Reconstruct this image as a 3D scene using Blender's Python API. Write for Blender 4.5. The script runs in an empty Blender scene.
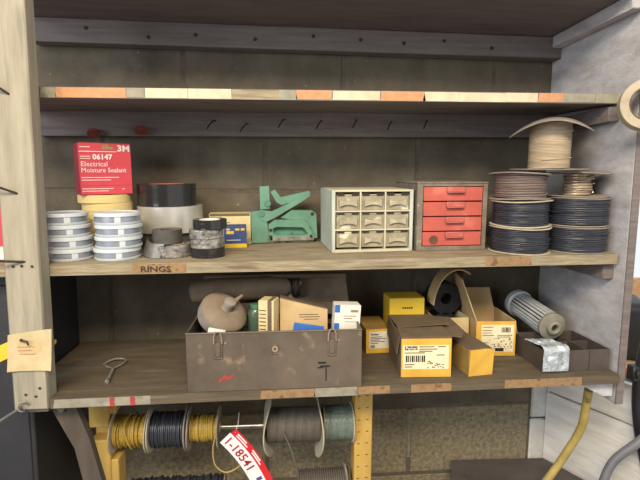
import bpy, bmesh, math, random
from mathutils import Matrix, Vector, Euler, noise
random.seed(7)
sc = bpy.context.scene
C = sc.collection
PI = math.pi

# ------------------------------------------------------------------ camera, world, lights, exposure
def make_camera():
    yaw, pitch, roll = 0.09233, 0.11359, -0.00691
    f = Vector((math.sin(yaw)*math.cos(pitch), math.cos(yaw)*math.cos(pitch), -math.sin(pitch)))
    r = Vector((math.cos(yaw), -math.sin(yaw), 0)); d = f.cross(r)
    r2 = r*math.cos(roll)+d*math.sin(roll); d2 = -r*math.sin(roll)+d*math.cos(roll)
    m = Matrix((r2, -d2, -f)).transposed().to_4x4()
    m.translation = Vector((-0.17263, -1.23607, 0.01286))
    cam = bpy.data.cameras.new('camera'); cam.lens = 465/640*36; cam.sensor_width = 36; cam.clip_start = .02
    o = bpy.data.objects.new('camera', cam); C.objects.link(o); o.matrix_world = m
    sc.camera = o
make_camera()

w = bpy.data.worlds.new('shop_daylight'); sc.world = w; w.use_nodes = True
bg = w.node_tree.nodes['Background']; bg.inputs[0].default_value = (0.93, 0.97, 1.0, 1); bg.inputs[1].default_value = 0.95

def area(name, loc, target, size, power, color):
    l = bpy.data.lights.new(name, 'AREA'); l.shape = 'RECTANGLE'; l.size, l.size_y = size; l.energy = power; l.color = color
    o = bpy.data.objects.new(name, l); C.objects.link(o); o.location = loc
    o.rotation_euler = (Vector(target)-Vector(loc)).to_track_quat('-Z', 'Y').to_euler()
area('overhead_door_light', (-2.1, -2.3, 0.55), (0.3, 0, -.1), (1.5, 1.3), 50, (.84, .91, 1.0))
area('ceiling_lamp_light', (-.35, -2.1, 1.2), (-0.2, 0, -.2), (1.5, .5), 68, (1.0, .86, .66))
sc.view_settings.view_transform = 'Standard'; sc.view_settings.look = 'None'
sc.view_settings.exposure = 0.06; sc.view_settings.gamma = 1; sc.view_settings.use_curve_mapping = False

# ------------------------------------------------------------------ materials
def lin(c):
    return tuple(((x/255)/12.92 if x/255 <= .04045 else ((x/255+.055)/1.055)**2.4) for x in c)+(1,)
MATS = {}
def mat(name, c1, c2=None, scale=20, stretch=(1, 1, 1), rough=.75, metal=0, bump=0, bscale=None, spot=None, spot_scale=6, spot_at=.6, alpha=1, trans=0, world=False):
    """two-tone noise over c1..c2, optional blotches of colour 'spot', fine relief"""
    if name in MATS: return MATS[name]
    m = bpy.data.materials.new(name); m.use_nodes = True; nt = m.node_tree; N = nt.nodes; L = nt.links
    b = N['Principled BSDF']; b.inputs['Roughness'].default_value = rough; b.inputs['Metallic'].default_value = metal
    b.inputs['Alpha'].default_value = alpha
    if trans: b.inputs['Transmission Weight'].default_value = trans
    if c2 is None: c2 = tuple(x*.86 for x in c1)
    tc = N.new('ShaderNodeTexCoord'); mp = N.new('ShaderNodeMapping'); mp.inputs['Scale'].default_value = stretch
    if world:
        g = N.new('ShaderNodeNewGeometry'); L.new(g.outputs['Position'], mp.inputs['Vector'])
    else: L.new(tc.outputs['Object'], mp.inputs['Vector'])
    n = N.new('ShaderNodeTexNoise'); n.inputs['Scale'].default_value = scale; n.inputs['Detail'].default_value = 6; n.inputs['Roughness'].default_value = .65
    L.new(mp.outputs[0], n.inputs['Vector'])
    r = N.new('ShaderNodeValToRGB'); r.color_ramp.elements[0].position = .32; r.color_ramp.elements[1].position = .68
    r.color_ramp.elements[0].color = lin(c2); r.color_ramp.elements[1].color = lin(c1)
    L.new(n.outputs['Fac'], r.inputs[0]); col = r.outputs[0]
    if spot:
        n2 = N.new('ShaderNodeTexNoise'); n2.inputs['Scale'].default_value = spot_scale; n2.inputs['Detail'].default_value = 5
        L.new(mp.outputs[0] if not isinstance(spot_scale, tuple) else tc.outputs['Object'], n2.inputs['Vector'])
        r2 = N.new('ShaderNodeValToRGB'); r2.color_ramp.elements[0].position = spot_at; r2.color_ramp.elements[1].position = spot_at+.09
        L.new(n2.outputs['Fac'], r2.inputs[0])
        mx = N.new('ShaderNodeMix'); mx.data_type = 'RGBA'; L.new(r2.outputs[0], mx.inputs['Factor'])
        L.new(col, mx.inputs[6]); mx.inputs[7].default_value = lin(spot); col = mx.outputs[2]
    L.new(col, b.inputs['Base Color'])
    if bump:
        n3 = N.new('ShaderNodeTexNoise'); n3.inputs['Scale'].default_value = bscale or scale*3; n3.inputs['Detail'].default_value = 4
        L.new(mp.outputs[0], n3.inputs['Vector'])
        bp = N.new('ShaderNodeBump'); bp.inputs['Strength'].default_value = bump; bp.inputs['Distance'].default_value = .002
        L.new(n3.outputs['Fac'], bp.inputs['Height']); L.new(bp.outputs[0], b.inputs['Normal'])
    MATS[name] = m; return m

M = dict(
 block_soot=mat('sooty_block', (112, 102, 85), (82, 74, 62), 9, rough=.9, bump=.5, bscale=160, spot=(158, 146, 124), spot_scale=75, spot_at=.68, world=True),
 block_rough=mat('rough_block', (160, 147, 118), (104, 94, 76), 85, rough=.95, bump=1.0, bscale=230, world=True),
 mortar=mat('mortar', (106, 96, 82), (84, 76, 66), 40, rough=.95, bump=.6, world=True),
 white_paint=mat('white_painted_masonry', (222, 220, 214), (196, 192, 184), 18, rough=.8, bump=.5, bscale=80, spot=(140, 136, 130), spot_scale=25, spot_at=.7),
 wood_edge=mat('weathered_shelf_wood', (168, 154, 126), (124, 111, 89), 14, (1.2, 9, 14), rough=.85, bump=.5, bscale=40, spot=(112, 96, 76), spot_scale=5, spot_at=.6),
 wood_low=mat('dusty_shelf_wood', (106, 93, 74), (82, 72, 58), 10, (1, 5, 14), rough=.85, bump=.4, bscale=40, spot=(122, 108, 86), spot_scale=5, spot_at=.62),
 wood_dark=mat('smoked_wood', (128, 117, 113), (106, 96, 93), 7, (1, 6, 14), rough=.85, bump=.3, bscale=40, spot=(82, 71, 64), spot_scale=8, spot_at=.66),
 post=mat('bare_post_wood', (168, 159, 139), (143, 134, 116), 7, (9, 9, 1), rough=.85, bump=.35, bscale=40, spot=(132, 128, 112), spot_scale=4, spot_at=.62),
 panel=mat('grey_side_panel', (206, 203, 204), (160, 156, 157), 5, (6, 2, 5), rough=.8, bump=.4, bscale=60, spot=(236, 236, 238), spot_scale=70, spot_at=.66),
 yellow_wood=mat('yellow_painted_wood', (206, 168, 88), (184, 146, 70), 8, (6, 6, 1), rough=.7, bump=.2, bscale=60),
 white_board=mat('white_board', (236, 233, 226), (210, 204, 194), 9, (1, 6, 6), rough=.75, bump=.4, bscale=40, spot=(150, 140, 122), spot_scale=10, spot_at=.72),
 tape_orange=mat('orange_tape', (200, 148, 104), (176, 128, 92), 60, rough=.8, spot=(180, 140, 106), spot_scale=50),
 tape_cream=mat('cream_tape', (206, 198, 170), (186, 176, 148), 40, rough=.8),
 tape_grey=mat('grey_tape', (158, 152, 134), (130, 124, 108), 50, rough=.8, spot=(120, 112, 98), spot_scale=40),
 tape_brown=mat('brown_tape', (168, 132, 90), (128, 104, 76), 60, rough=.85, spot=(112, 84, 60), spot_scale=60, spot_at=.55),
 red_paint=mat('red_mark', (186, 60, 56), None, 60, rough=.8),
 ink=mat('faded_ink', (66, 52, 40), None, rough=.9),
 black_ink=mat('black_ink', (34, 32, 32), None, rough=.8),
 white_ink=mat('white_ink', (240, 232, 228), None, rough=.8),
 nail=mat('rusty_nail', (74, 62, 54), (50, 42, 38), 80, rough=.6, metal=.4),
 steel=mat('bright_steel', (200, 196, 186), (160, 156, 148), 60, rough=.35, metal=.9),
 grey_steel=mat('dull_steel', (140, 136, 130), (108, 104, 98), 40, rough=.5, metal=.6),
 frost=mat('frosted_plastic', (206, 212, 216), (186, 192, 198), 30, rough=.35),
 solder=mat('grey_wire_winding', (172, 178, 188), (142, 148, 160), 60, (1, 1, 12), rough=.35, metal=.5),
 paper=mat('white_paper', (232, 228, 216), (214, 208, 194), 40, rough=.8),
 red_box=mat('red_print_carton', (204, 66, 78), (184, 52, 66), 10, rough=.55),
 red_side=mat('darker_red_carton', (168, 54, 72), (140, 46, 62), 14, rough=.6),
 masking=mat('masking_tape', (228, 208, 148), (210, 188, 126), 40, (1, 1, 20), rough=.75),
 black_tape=mat('black_tape', (46, 45, 46), (36, 35, 36), 40, (1, 1, 20), rough=.16),
 silver_tape=mat('silver_tape', (206, 203, 194), (196, 193, 184), 30, (1, 1, 12), rough=.3, metal=.45),
 dark_tape=mat('dark_grey_tape', (84, 80, 74), (66, 62, 58), 30, rough=.5),
 foil=mat('crinkled_wrap', (172, 167, 160), (48, 46, 45), 60, (1, 1, 1.4), rough=.25, metal=.2, bump=1, bscale=120),
 blue=mat('blue_carton', (62, 80, 136), (48, 64, 112), 20, rough=.6),
 yellow_print=mat('yellow_print', (236, 200, 60), None, rough=.6),
 cream_box=mat('cream_carton', (222, 204, 152), (196, 178, 130), 30, rough=.8, spot=(160, 144, 108), spot_scale=30),
 green=mat('mint_green_enamel', (108, 152, 130), (88, 128, 107), 18, rough=.5, bump=.15, spot=(92, 96, 80), spot_scale=26, spot_at=.66),
 green_dark=mat('worn_green_enamel', (88, 140, 114), (72, 118, 96), 18, rough=.5, spot=(76, 70, 60), spot_scale=30, spot_at=.62),
 worn=mat('worn_steel', (176, 172, 158), (96, 88, 78), 50, (1, 1, 1), rough=.5, metal=.3),
 cab=mat('beige_cabinet', (206, 198, 170), (184, 176, 148), 14, rough=.6),
 cab_side=mat('pale_blue_grey_cabinet_side', (196, 200, 188), (172, 176, 164), 10, rough=.6),
 drawer=mat('dusty_clear_drawer', (170, 160, 134), (134, 124, 100), 30, rough=.4, spot=(212, 204, 178), spot_scale=22, spot_at=.62),
 drawer_pull=mat('clear_drawer_pull', (186, 178, 154), (150, 140, 116), 50, rough=.35),
 dark_gap=mat('dark_inside', (52, 44, 36), None, rough=.9),  # dark brown standing in for shade in slots and holes; also tray seams
 red_cab=mat('grey_brown_casing', (134, 122, 108), (104, 94, 82), 40, rough=.85, bump=.3, spot=(160, 150, 136), spot_scale=50, spot_at=.62),
 red_drawer=mat('red_drawer_paint', (194, 94, 80), (176, 80, 68), 14, rough=.55, spot=(206, 112, 96), spot_scale=14, spot_at=.6),
 red_pull=mat('pink_metal_pull', (190, 120, 108), (164, 100, 90), 50, rough=.45, metal=.2),
 red_rust=mat('dusty_dark_red', (142, 66, 52), (112, 52, 42), 60, rough=.8),
 leg_wood=mat('dark_leg_wood', (92, 81, 70), (72, 63, 55), 7, (6, 6, 1), rough=.85, bump=.3, bscale=40),
 rust=mat('rust_stain', (104, 74, 54), None, 80, rough=.9),
 black_wire=mat('black_wire', (62, 64, 72), (42, 43, 50), 30, (1, 1, 20), rough=.35),
 flange=mat('pale_fibre_flange', (196, 184, 160), (160, 148, 126), 20, rough=.8),
 flange_grey=mat('grey_fibre_flange', (158, 146, 134), (120, 108, 98), 20, rough=.85),
 brown_wire=mat('brown_wire', (130, 112, 104), (98, 84, 78), 30, (1, 1, 20), rough=.5),
 copper_wire=mat('tinned_copper_wire', (206, 186, 158), (136, 114, 94), 40, (1, 1, 20), rough=.35, metal=.4),
 tan_wire=mat('tan_wire', (196, 178, 150), (160, 142, 118), 30, (1, 1, 20), rough=.6),
 yellow_wire=mat('yellow_wire', (200, 168, 74), (154, 126, 52), 40, (20, 1, 1), rough=.45),
 grey_wire=mat('grey_wire', (112, 104, 94), (92, 85, 77), 30, (20, 1, 1), rough=.55),
 teal_wire=mat('grey_green_wire', (134, 146, 136), (96, 106, 98), 30, (20, 1, 1), rough=.3),
 toolbox=mat('rusty_brown_steel', (114, 101, 86), (84, 74, 64), 7, rough=.55, metal=.15, bump=.2, bscale=60, spot=(142, 124, 102), spot_scale=22, spot_at=.6),
 tool_in=mat('dark_steel_inside', (80, 72, 64), None, rough=.7),
 dusty=mat('dusty_brown_tin', (152, 134, 113), (124, 109, 92), 18, rough=.9, bump=.2),
 dusty_side=mat('dusty_grey_tin', (164, 154, 142), (132, 123, 114), 18, rough=.85),
 leather=mat('old_brown_leather', (126, 107, 86), (96, 81, 65), 14, rough=.8, bump=.4, bscale=50),
 cardboard=mat('tan_cardboard', (204, 176, 130), (180, 152, 108), 16, rough=.85),
 card_dusty=mat('dusty_cardboard', (120, 101, 78), (98, 82, 63), 12, rough=.9, spot=(160, 134, 100), spot_scale=12, spot_at=.62),
 card_cream=mat('cream_cardboard', (222, 202, 154), (202, 182, 134), 16, rough=.85),
 bright_yellow=mat('bright_yellow_card', (238, 204, 62), (224, 188, 52), 10, rough=.6),
 yellow_box=mat('yellow_carton', (226, 180, 74), (204, 156, 58), 14, rough=.75, spot=(180, 140, 70), spot_scale=14, spot_at=.66),
 yellow_dusty=mat('dusty_yellow_carton', (172, 138, 66), (136, 108, 58), 14, rough=.85, spot=(110, 92, 62), spot_scale=14, spot_at=.6),
 label=mat('yellowed_label', (236, 226, 190), (220, 208, 168), 30, rough=.8),
 blue_print=mat('blue_print', (52, 110, 190), None, rough=.6),
 black_rubber=mat('black_rubber', (36, 36, 40), (28, 28, 32), 20, rough=.5),
 filter_metal=mat('pale_filter_slats', (210, 212, 212), (182, 184, 184), 30, rough=.5, metal=.15),
 filter_cap=mat('grey_filter_cap', (150, 146, 130), (120, 116, 102), 20, rough=.6),
 tray=mat('dark_grey_tray', (90, 80, 73), (72, 64, 58), 16, rough=.6, metal=.1),
 bag=mat('clear_plastic_bag', (200, 208, 214), (128, 134, 142), 50, rough=.15, spot=(240, 244, 248), spot_scale=40, spot_at=.58),
 black_cab=mat('black_cabinet', (52, 52, 55), (42, 42, 45), 8, rough=.6, bump=.2),
 bin=mat('dark_bin_top', (92, 84, 82), (74, 67, 66), 14, rough=.8, spot=(70, 63, 60), spot_scale=10),
 hose=mat('yellow_hose', (190, 168, 96), (164, 142, 78), 30, rough=.6, spot=(120, 98, 56), spot_scale=40, spot_at=.64),
 grey_hose=mat('grey_hose', (116, 116, 122), None, 30, rough=.5),
 concrete=mat('concrete', (136, 130, 120), (110, 104, 96), 6, rough=.9, bump=.3),
 tan_plank=mat('tan_plank', (212, 176, 130), (190, 152, 108), 6, (8, 1, 8), rough=.8),
 tag_red=mat('tag_red', (214, 40, 52), (204, 34, 46), 10, rough=.45),
 tag_white=mat('tag_white', (240, 238, 236), (230, 228, 226), 10, rough=.45),
 tag_num=mat('tag_number_red', (172, 34, 50), None, rough=.5),
 tag_blue=mat('tag_blue', (96, 90, 150), None, rough=.5),
 glass=mat('green_glass', (98, 122, 104), (74, 92, 80), rough=.2),
 old_paper=mat('yellowed_paper', (206, 190, 150), (188, 166, 124), 24, rough=.85),
 wire_old=mat('old_twine', (190, 160, 90), None, rough=.8),
)

# ------------------------------------------------------------------ mesh helpers
def MX(loc=(0, 0, 0), rot=(0, 0, 0), scale=None):
    m = Matrix.Translation(Vector(loc)) @ Euler(rot).to_matrix().to_4x4()
    if scale: m = m @ Matrix.Diagonal(Vector(scale)).to_4x4()
    return m
class MB:
    def __init__(s): s.v = []; s.f = []
    def add(s, vs, fs, m=None):
        n = len(s.v)
        s.v += [tuple(m @ Vector(p)) if m else tuple(p) for p in vs]
        s.f += [tuple(i+n for i in f) for f in fs]; return s
    def box(s, a, b, bev=0, m=None, seg=1):
        a = Vector(a); b = Vector(b); c = (a+b)/2; d = b-a
        bm = bmesh.new(); bmesh.ops.create_cube(bm, size=1, matrix=Matrix.Translation(c) @ Matrix.Diagonal(d).to_4x4())
        if bev: bmesh.ops.bevel(bm, geom=bm.edges[:], offset=min(bev, min(abs(x) for x in d)*.45), segments=seg, affect='EDGES', profile=.5)
        bm.verts.index_update()
        s.add([v.co[:] for v in bm.verts], [[v.index for v in f.verts] for f in bm.faces], m); bm.free(); return s
    def lathe(s, prof, seg=32, m=None, warp=None):
        """profile of (r, z) turned about z; ends with r = 0 close to a point"""
        vs = []; fs = []; rows = []
        for r, z in prof:
            if r <= 1e-6: rows.append([len(vs)]); vs.append((0, 0, z))
            else:
                rows.append(list(range(len(vs), len(vs)+seg)))
                vs += [(r*math.cos(2*PI*k/seg), r*math.sin(2*PI*k/seg), z) for k in range(seg)]
        for A, B in zip(rows, rows[1:]):
            for k in range(seg):
                k2 = (k+1) % seg
                if len(A) == 1 and len(B) == 1: continue
                if len(A) == 1: fs.append((A[0], B[k2], B[k]))
                elif len(B) == 1: fs.append((A[k], A[k2], B[0]))
                else: fs.append((A[k], A[k2], B[k2], B[k]))
        if warp: vs = [warp(*p) for p in vs]
        return s.add(vs, fs, m)
    def ring(s, r0, r1, h, seg=32, m=None, warp=None, bev=.0008):
        """hollow disc r0..r1, z 0..h"""
        p = [(r0, bev), (r0+bev, 0), (r1-bev, 0), (r1, bev), (r1, h-bev), (r1-bev, h), (r0+bev, h), (r0, h-bev), (r0, bev)]
        if warp:
            q = [r0+(r1-r0)*k/6 for k in range(1, 6)]
            p = p[:2]+[(x, 0) for x in q]+p[2:6]+[(x, h) for x in q[::-1]]+p[6:]
        return s.lathe(p, seg, m, warp)
    def disc(s, r, h, seg=32, m=None, warp=None, bev=.0008):
        return s.lathe([(0, 0), (r*.5, 0), (r-bev, 0), (r, bev), (r, h-bev), (r-bev, h), (r*.5, h), (0, h)], seg, m, warp)
    def tube(s, pts, r, seg=8, m=None, closed=False):
        pts = [Vector(p) for p in pts]; vs = []; fs = []; n = len(pts)
        rr = r if isinstance(r, (list, tuple)) else [r]*n
        up = Vector((0, 0, 1))
        t0 = (pts[1]-pts[0]).normalized()
        a = t0.cross(up if abs(t0.z) < .9 else Vector((0, 1, 0))).normalized()
        for i, p in enumerate(pts):
            if closed: t = pts[(i+1) % n]-pts[i-1]
            else: t = pts[min(i+1, n-1)]-pts[max(i-1, 0)]
            t.normalize(); a = (a-t*a.dot(t)).normalized(); b = t.cross(a)
            vs += [tuple(p+a*(rr[i]*math.cos(2*PI*k/seg))+b*(rr[i]*math.sin(2*PI*k/seg))) for k in range(seg)]
        for i in range(n if closed else n-1):
            j = (i+1) % n
            for k in range(seg):
                k2 = (k+1) % seg; fs.append((i*seg+k, i*seg+k2, j*seg+k2, j*seg+k))
        if not closed: fs += [tuple(range(seg))[::-1], tuple(range((n-1)*seg, n*seg))]
        return s.add(vs, fs, m)
    def prism(s, poly, y0, y1, m=None):
        """polygon of (x, z) pushed out from y0 to y1"""
        n = len(poly); vs = [(x, y0, z) for x, z in poly]+[(x, y1, z) for x, z in poly]
        fs = [tuple(range(n)), tuple(range(2*n-1, n-1, -1))]+[(i, i+n, (i+1) % n+n, (i+1) % n) for i in range(n)]
        return s.add(vs, fs, m)
    def frame(s, out, inn, y0, y1, m=None):
        """two matched polygon loops: a plate with a hole"""
        n = len(out); vs = [(x, y0, z) for x, z in out+inn]+[(x, y1, z) for x, z in out+inn]; fs = []
        for i in range(n):
            j = (i+1) % n
            fs += [(i, j, n+j, n+i), (2*n+j, 2*n+i, 3*n+i, 3*n+j), (i, 2*n+i, 2*n+j, j), (n+i, n+j, 3*n+j, 3*n+i)]
        return s.add(vs, fs, m)
    def sector(s, R, t, a0, a1, z0, z1, n=10, m=None):
        """curved strip on a cylinder of radius R, thickness t"""
        vs = []; fs = []
        for i in range(n+1):
            a = a0+(a1-a0)*i/n; c, q = math.cos(a), math.sin(a)
            vs += [(R*c, R*q, z0), ((R+t)*c, (R+t)*q, z0), ((R+t)*c, (R+t)*q, z1), (R*c, R*q, z1)]
        for i in range(n):
            for k in range(4): fs.append((i*4+k, i*4+(k+1) % 4, i*4+4+(k+1) % 4, i*4+4+k))
        fs += [(3, 2, 1, 0), (n*4, n*4+1, n*4+2, n*4+3)]
        return s.add(vs, fs, m)
    def build(s, name, mt, parent=None, smooth=40, m=None, label=None):
        me = bpy.data.meshes.new(name); me.from_pydata(s.v, [], s.f)
        bm = bmesh.new(); bm.from_mesh(me); bmesh.ops.recalc_face_normals(bm, faces=bm.faces[:]); bm.to_mesh(me); bm.free()
        if smooth:
            me.shade_smooth(); me.set_sharp_from_angle(angle=math.radians(smooth))
        me.materials.append(mt)
        o = bpy.data.objects.new(name, me); C.objects.link(o)
        if parent: o.parent = parent
        if m: o.matrix_local = m
        if label: o['label'] = label
        return o
def bez(p, n=60):
    p = [Vector(q) for q in p]; out = []
    for i in range(len(p)-1):
        a, b, c, d = p[max(i-1, 0)], p[i], p[i+1], p[min(i+2, len(p)-1)]
        for k in range(n//(len(p)-1)+1):
            u = k/(n//(len(p)-1)+1)
            out.append(.5*((2*b)+(c-a)*u+(2*a-5*b+4*c-d)*u*u+(3*b-a-3*c+d)*u**3))
    return out+[p[-1]]
def tag(o, label, cat, group=None):
    o['label'] = label; o['category'] = cat
    if group: o['group'] = group
    return o
def thing(name, label, cat, m=None, group=None):
    o = bpy.data.objects.new(name, None); C.objects.link(o); o.empty_display_size = .03
    if m: o.matrix_world = m
    return tag(o, label, cat, group)
def children(o): return [c for c in o.children]
def copy_tree(o, parent=None):
    c = o.copy(); C.objects.link(c)
    if parent: c.parent = parent
    for ch in children(o): copy_tree(ch, c)
    return c
def struct(o): o['kind'] = 'structure'; return o
def text(s, size, mt, parent, loc, rot=(PI/2, 0, 0), wide=1, align='LEFT', bold=0, name='lettering', depth=.00015, fn=None):
    cu = bpy.data.curves.new('lettering', 'FONT'); cu.body = s; cu.size = size; cu.align_x = align; cu.offset = bold; cu.extrude = depth; cu.resolution_u = 2
    t = bpy.data.objects.new('lettering', cu); C.objects.link(t)
    me = bpy.data.meshes.new_from_object(t); bpy.data.objects.remove(t); bpy.data.curves.remove(cu)
    if fn:
        for v in me.vertices: v.co = fn(v.co)
    me.materials.clear(); me.materials.append(mt); me.name = name
    o = bpy.data.objects.new(name, me); C.objects.link(o); o.parent = parent
    o.matrix_local = MX(loc, rot, (wide, 1, 1)); return o

# shelf tops as planes z = a + b x + c y ; things stand square on them
class Plane:
    def __init__(s, a, b, c):
        s.a, s.b, s.c = a, b, c; s.n = Vector((-b, -c, 1)).normalized()
        ex = (Vector((1, 0, b))).normalized(); ey = s.n.cross(ex)
        s.R = Matrix((ex, ey, s.n)).transposed().to_4x4()
    def z(s, x, y): return s.a+s.b*x+s.c*y
    def at(s, x, y, rz=0, h=0):
        return Matrix.Translation(Vector((x, y, s.z(x, y)))+s.n*(h+.0004)) @ s.R @ Matrix.Rotation(rz, 4, 'Z')
MID = Plane(-.124, .0118, .030)
LOW = Plane(-.388, .0105, .0)
UP = Plane(.221, .013, .05)
Z0 = -1.36

# ------------------------------------------------------------------ the setting
fl = MB().box((-2.6, -3.2, Z0-.05), (2.6, 1.6, Z0)).build('floor', M['concrete'], smooth=0); struct(fl)
wb = MB().box((-1.6, .0018, Z0), (.618, .19, 1.0)).build('wall_back', M['mortar'], smooth=0); struct(wb)
B = .2032
for row in range(-7, 5):
    for k in range(-5, 3):
        kk = 2*k+((row+1) % 2)          # block between joints kk and kk+2
        x0, x1 = kk*B+.004, (kk+2)*B-.004
        x0 = max(x0, -1.55); x1 = min(x1, .56 if row <= -2 else .615)
        if x1-x0 < .03: continue
        j = random.uniform(-.0008, .0008)
        MB().box((x0, 0+j, row*B+.004), (x1, .03, (row+1)*B-.004), .003).build('block', M['block_rough'] if row <= -4 else M['block_soot'], wb)
for i, (za, zb) in enumerate(((-1.0, -.66), (-.655, -.40))):
    MB().box((.566, -.004, za), (.617, .03, zb), .004).build('painted_block', M['white_paint'], wb, label='white painted block end in the corner')
# unseen shop ceiling, left and rear walls, added to block world light; right open
for nm, a, b in (('ceiling', (-3.0, -4.2, 1.50), (.62, .19, 1.6)), ('wall_left', (-3.1, -4.2, Z0), (-3.0, .19, 1.6)), ('wall_rear', (-3.1, -4.3, Z0), (.62, -4.2, 1.6))):
    struct(MB().box(a, b).build(nm, M['concrete'], smooth=0))
dr = MB(); n = 14; vs = []
for i in range(n+1):
    z = -.615-.145*i/n; wd = .0035+.0035*abs(math.sin(i*1.7))+(.004 if 1 < i < 5 else 0)
    for x, y in ((-wd, .0), (wd*.8, .0), (wd*.3, -.004), (-wd*.4, -.0035)): vs.append((.2032+x, y, z))
dr.add(vs, [(i*4+k, i*4+(k+1) % 4, i*4+4+(k+1) % 4, i*4+4+k) for i in range(n) for k in range(4)]+[(3, 2, 1, 0), (n*4, n*4+1, n*4+2, n*4+3)])
dr.build('mortar_drip', M['tape_grey'], wb, label='pale mortar drip down the block joint')
# boarded knee wall running out to the right of the corner
wr = MB().box((0, 0, Z0), (.9, .06, -.47), .002).build('wall_right', M['mortar'], m=MX((.618, 0, 0), (0, 0, -PI/2+math.radians(25)))); struct(wr)
for i, (za, zb) in enumerate(((-1.30, -1.05), (-1.045, -.80), (-.795, -.574), (-.570, -.47))):
    MB().box((.002, -.014, za), (.9, .004, zb), .002).build('board', M['white_board'], wr)
# what lies beyond the opening on the right
bench = thing('workbench', 'tan plank workbench outside the right end of the shelving', 'bench', MX((1.3, .75, 0)))
for i in range(4): MB().box((-.5, -.55+i*.28, -.70), (.9, -.275+i*.28, -.66), .004).build('plank', M['tan_plank'], bench)
for x in (-.45, .85):
    for y in (-.5, .5): MB().box((x-.04, y-.04, Z0), (x+.04, y+.04, -.70), .004).build('leg', M['tan_plank'], bench)
MB().box((-.5, .57, -.66), (.9, .61, -.52), .004).build('back_rail', M['tan_plank'], bench)

# ------------------------------------------------------------------ shelving unit
unit = thing('storage_shelving', 'built in weathered wooden shelving with open bays against the sooty block wall', 'shelving', MX((0, 0, 0)))
def shelf_part(poly, P, th, mt, name='shelf'):
    m = MB(); n = len(poly)
    vs = [(x, y, P.z(x, y)) for x, y in poly]+[(x, y, P.z(x, y)-th) for x, y in poly]
    m.add(vs, [tuple(range(n)), tuple(range(2*n-1, n-1, -1))]+[(i, i+n, (i+1) % n+n, (i+1) % n) for i in range(n)])
    return m.build(name, mt, unit, smooth=0)
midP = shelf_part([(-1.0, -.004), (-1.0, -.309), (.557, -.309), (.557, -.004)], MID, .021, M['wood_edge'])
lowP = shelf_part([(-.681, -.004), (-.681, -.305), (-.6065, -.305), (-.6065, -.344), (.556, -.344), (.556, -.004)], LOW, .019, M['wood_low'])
upP = shelf_part([(-.75, -.004), (-.75, -.28), (.561, -.28), (.561, -.004)], UP, .0205, M['wood_dark'])
top = MB().box((-.75, -.34, .404), (.561, -.004, .425), .001).build('shelf', M['wood_dark'], unit, smooth=0)
# front post with its bevelled edge, right hand side panel, cleats, ledgers
post = MB().box((-.672, -.346, -.414), (-.608, -.3095, .75), .003)
post = post.build('post', M['post'], unit)
MB().box((-.654, -.335, -.424), (-.614, -.311, -.4145), .002).build('foot', M['grey_steel'], unit, label='grey steel plate under the post')
pp = [(-.004, .42), (-.002, .42), (-.322, .62), (-.33, .62)]
panel = MB()
panel.box((.566, -.322, -.459), (.584, -.001, .75), .0015)
panel = panel.build('side_panel', M['panel'], unit)
MB().box((.566, -.3255, -.458), (.584, -.3221, .75), .001).build('front_edge', M['wood_dark'], panel, label='dark front edge of the side panel')  # strip darker than the inner face of the panel
led = MB().box((-.75, -.042, .349), (.5655, -.0045, .4035), .002).build('ledger', M['wood_dark'], unit)
led2 = MB()
led2.add([(x, y, UP.z(x, y)-.0205-d) for x in (-.75, .5655) for y in (-.040, -.0045) for d in (0, .058)], [(0, 1, 3, 2), (4, 6, 7, 5), (0, 4, 5, 1), (2, 3, 7, 6), (0, 2, 6, 4), (1, 5, 7, 3)])
led2 = led2.build('ledger', M['wood_dark'], unit, smooth=0)
MB().box((.538, -.318, .374), (.5655, -.0425, .4035), .002).build('cleat', M['panel'], unit)
MB().box((.540, -.270, .158), (.5655, -.041, .190), .002).build('cleat', M['wood_dark'], unit)
MB().box((.540, -.290, -.185), (.5655, -.02, -.1525), .002).build('cleat', M['wood_dark'], unit)
MB().prism([(.47, -.4045), (.561, -.4045), (.561, -.44), (.54, -.44)], -.32, -.30).build('cleat', M['panel'], unit, smooth=0)
# nails: heads on the top ledger, bent nails on the lower one
for x, z in ((-.621, .382), (-.478, .366), (-.367, .375), (-.225, .370), (-.082, .382), (.036, .377), (.146, .373), (.250, .382), (.375, .369)):
    MB().disc(.0042, .003, 10, MX((x, -.0425, z), (PI/2, 0, 0))).build('nail', M['nail'], led)
for x, z in ((-.333, .164), (-.254, .158), (-.162, .170), (-.069, .169), (.021, .173), (.109, .170), (.201, .174)):
    MB().tube([(x+.010, -.038, z+.010), (x+.006, -.058, z+.007), (x-.002, -.070, z-.004), (x-.007, -.074, z-.014)], .0019, 6).build('bent_nail', M['nail'], led2)
for x, z in ((-.608, .141), (-.498, .149)):
    mm = MB().tube([(x, -.038, z+.004), (x, -.06, z+.004)], .003, 8); mm.disc(.0145, .006, 20, MX((x, -.060, z-.002), (PI/2+.95, 0, .3)))
    mm.build('red_cap', M['red_rust'], led2, label='dusty dark red cap on a nail')
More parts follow.
